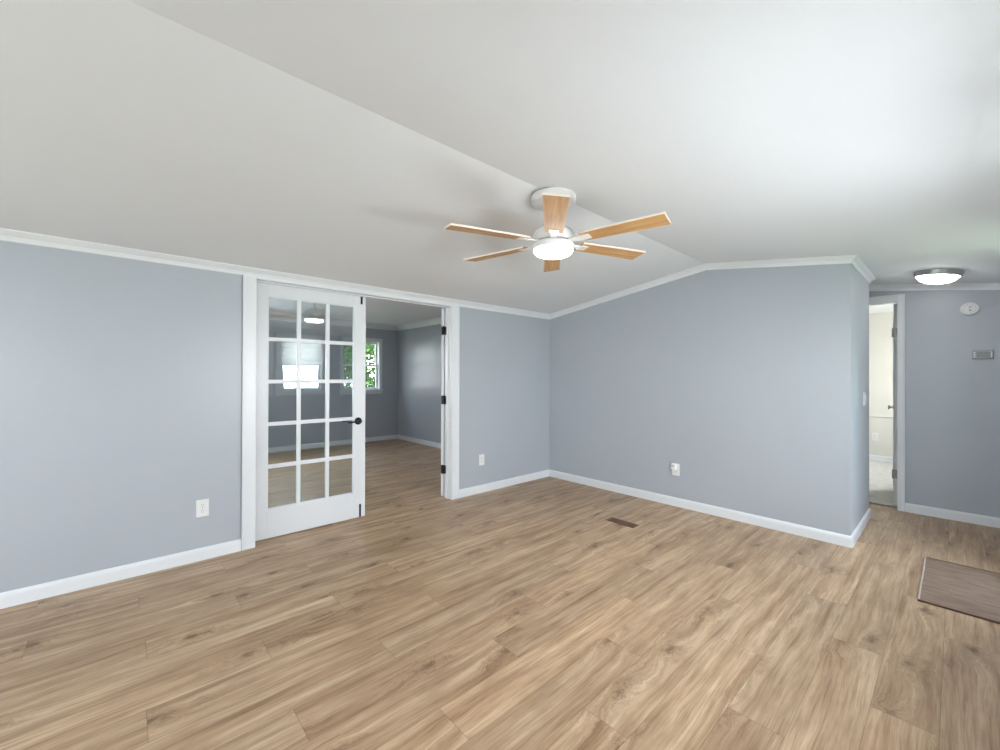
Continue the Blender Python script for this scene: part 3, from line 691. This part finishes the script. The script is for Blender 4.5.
# floor register
fv = thing('floor_vent', 'brown slotted floor register in the planks near the gable wall', 'floor vent', (-2.0, 3.298, 0.0))
b = B(); hw, hh = 0.135, 0.050
b.box(-hw, hw, -hh, -hh+0.014, 0, 0.005); b.box(-hw, hw, hh-0.014, hh, 0, 0.005); b.box(-hw, -hw+0.014, -hh, hh, 0, 0.005); b.box(hw-0.014, hw, -hh, hh, 0, 0.005)
b.build('frame', 'grille', fv, bevel=0.0015)
b = B()
for i in range(20):
    x = -hw+0.020+i*0.0122; b.box(x, x+0.006, -hh+0.014, hh-0.014, 0.0008, 0.0042)
b.box(-hw+0.014, hw-0.014, -0.003, 0.003, 0.001, 0.0045)
b.build('louvres', 'grille', fv)
B().box(-hw+0.01, hw-0.01, -hh+0.01, hh-0.01, 0.0001, 0.0009).build('duct_opening', 'slot', fv)

# doormat
dm = thing('doormat', 'brown ribbed doormat with bound edges on the plank floor', 'doormat', (0.09, 3.862, 0.0))
B().box(-0.232, 0.232, -0.420, 0.420, 0.0, 0.009).build('pile', 'mat', dm, bevel=0.002)
B().box(-0.24, 0.24, -0.432, -0.420, 0, 0.010).build('front_binding', 'matedge', dm, bevel=0.002)
B().box(-0.24, 0.24, 0.420, 0.432, 0, 0.010).build('rear_binding', 'matedge', dm, bevel=0.002)
B().box(-0.241, -0.232, -0.42, 0.42, 0, 0.011).build('side_binding', 'matedge_light', dm, bevel=0.002)
B().box(0.232, 0.241, -0.42, 0.42, 0, 0.011).build('side_binding', 'matedge_light', dm, bevel=0.002)

# ------------------------------------------------------------------ outside
st(B().box(-30, 25, -25, 30, -0.50, -0.45).build('ground', 'lawn'), 'lawn outside the windows', 'ground')
def tree(loc, rad, zc, nleaf, label, seed):
    rnd = random.Random(seed)
    t = thing('tree', label, 'tree', (loc[0], loc[1], -0.45))
    b = B(); b.tube([(0, 0, 0), (0.03, 0.02, 0.8), (0, 0.05, 1.6), (0.05, 0, zc+0.45)], [0.13, 0.10, 0.08, 0.03], 10)
    for k in range(7):
        a = k*2.4; h = 0.9+0.3*k
        b.tube([(0, 0.03, h), (0.5*rad*math.cos(a), 0.5*rad*math.sin(a), h+0.35), (0.85*rad*math.cos(a), 0.85*rad*math.sin(a), h+0.6)], [0.04, 0.025, 0.008], 6)
    b.build('trunk', 'bark', t)
    bm = bmesh.new()
    cl = []
    for _ in range(70):
        while True:
            v = Vector((rnd.uniform(-1, 1), rnd.uniform(-1, 1), rnd.uniform(-1, 1)))
            if v.length < 1: break
        cl.append(v)
    for i in range(nleaf):
        c0 = rnd.choice(cl); v = c0 + Vector((rnd.gauss(0, .13), rnd.gauss(0, .13), rnd.gauss(0, .13)))
        p = Vector((v.x*rad, v.y*rad, zc+0.45+v.z*rad*1.05))
        s_ = rnd.uniform(0.05, 0.10)
        u = Vector((rnd.gauss(0, 1), rnd.gauss(0, 1), rnd.gauss(0, .6))).normalized(); w_ = u.cross(Vector((rnd.gauss(0, 1), rnd.gauss(0, 1), rnd.gauss(0, 1)))).normalized()
        vs = [bm.verts.new(p + u*s_*a + w_*s_*q) for a, q in ((-1, 0), (-.2, .5), (1, 0), (-.2, -.5))]
        bm.faces.new(vs)
    me = bpy.data.meshes.new('foliage'); bm.to_mesh(me); bm.free(); me.materials.append(M['leaf'])
    o = bpy.data.objects.new('foliage', me); COL.objects.link(o); o.parent = t
    return t
tree((-12.2, 5.45), 1.45, 2.35, 9000, 'leafy green tree right outside the far room window', 3)
tree((-17.0, 6.2), 2.2, 3.0, 8000, 'larger green tree further off behind the first', 5)
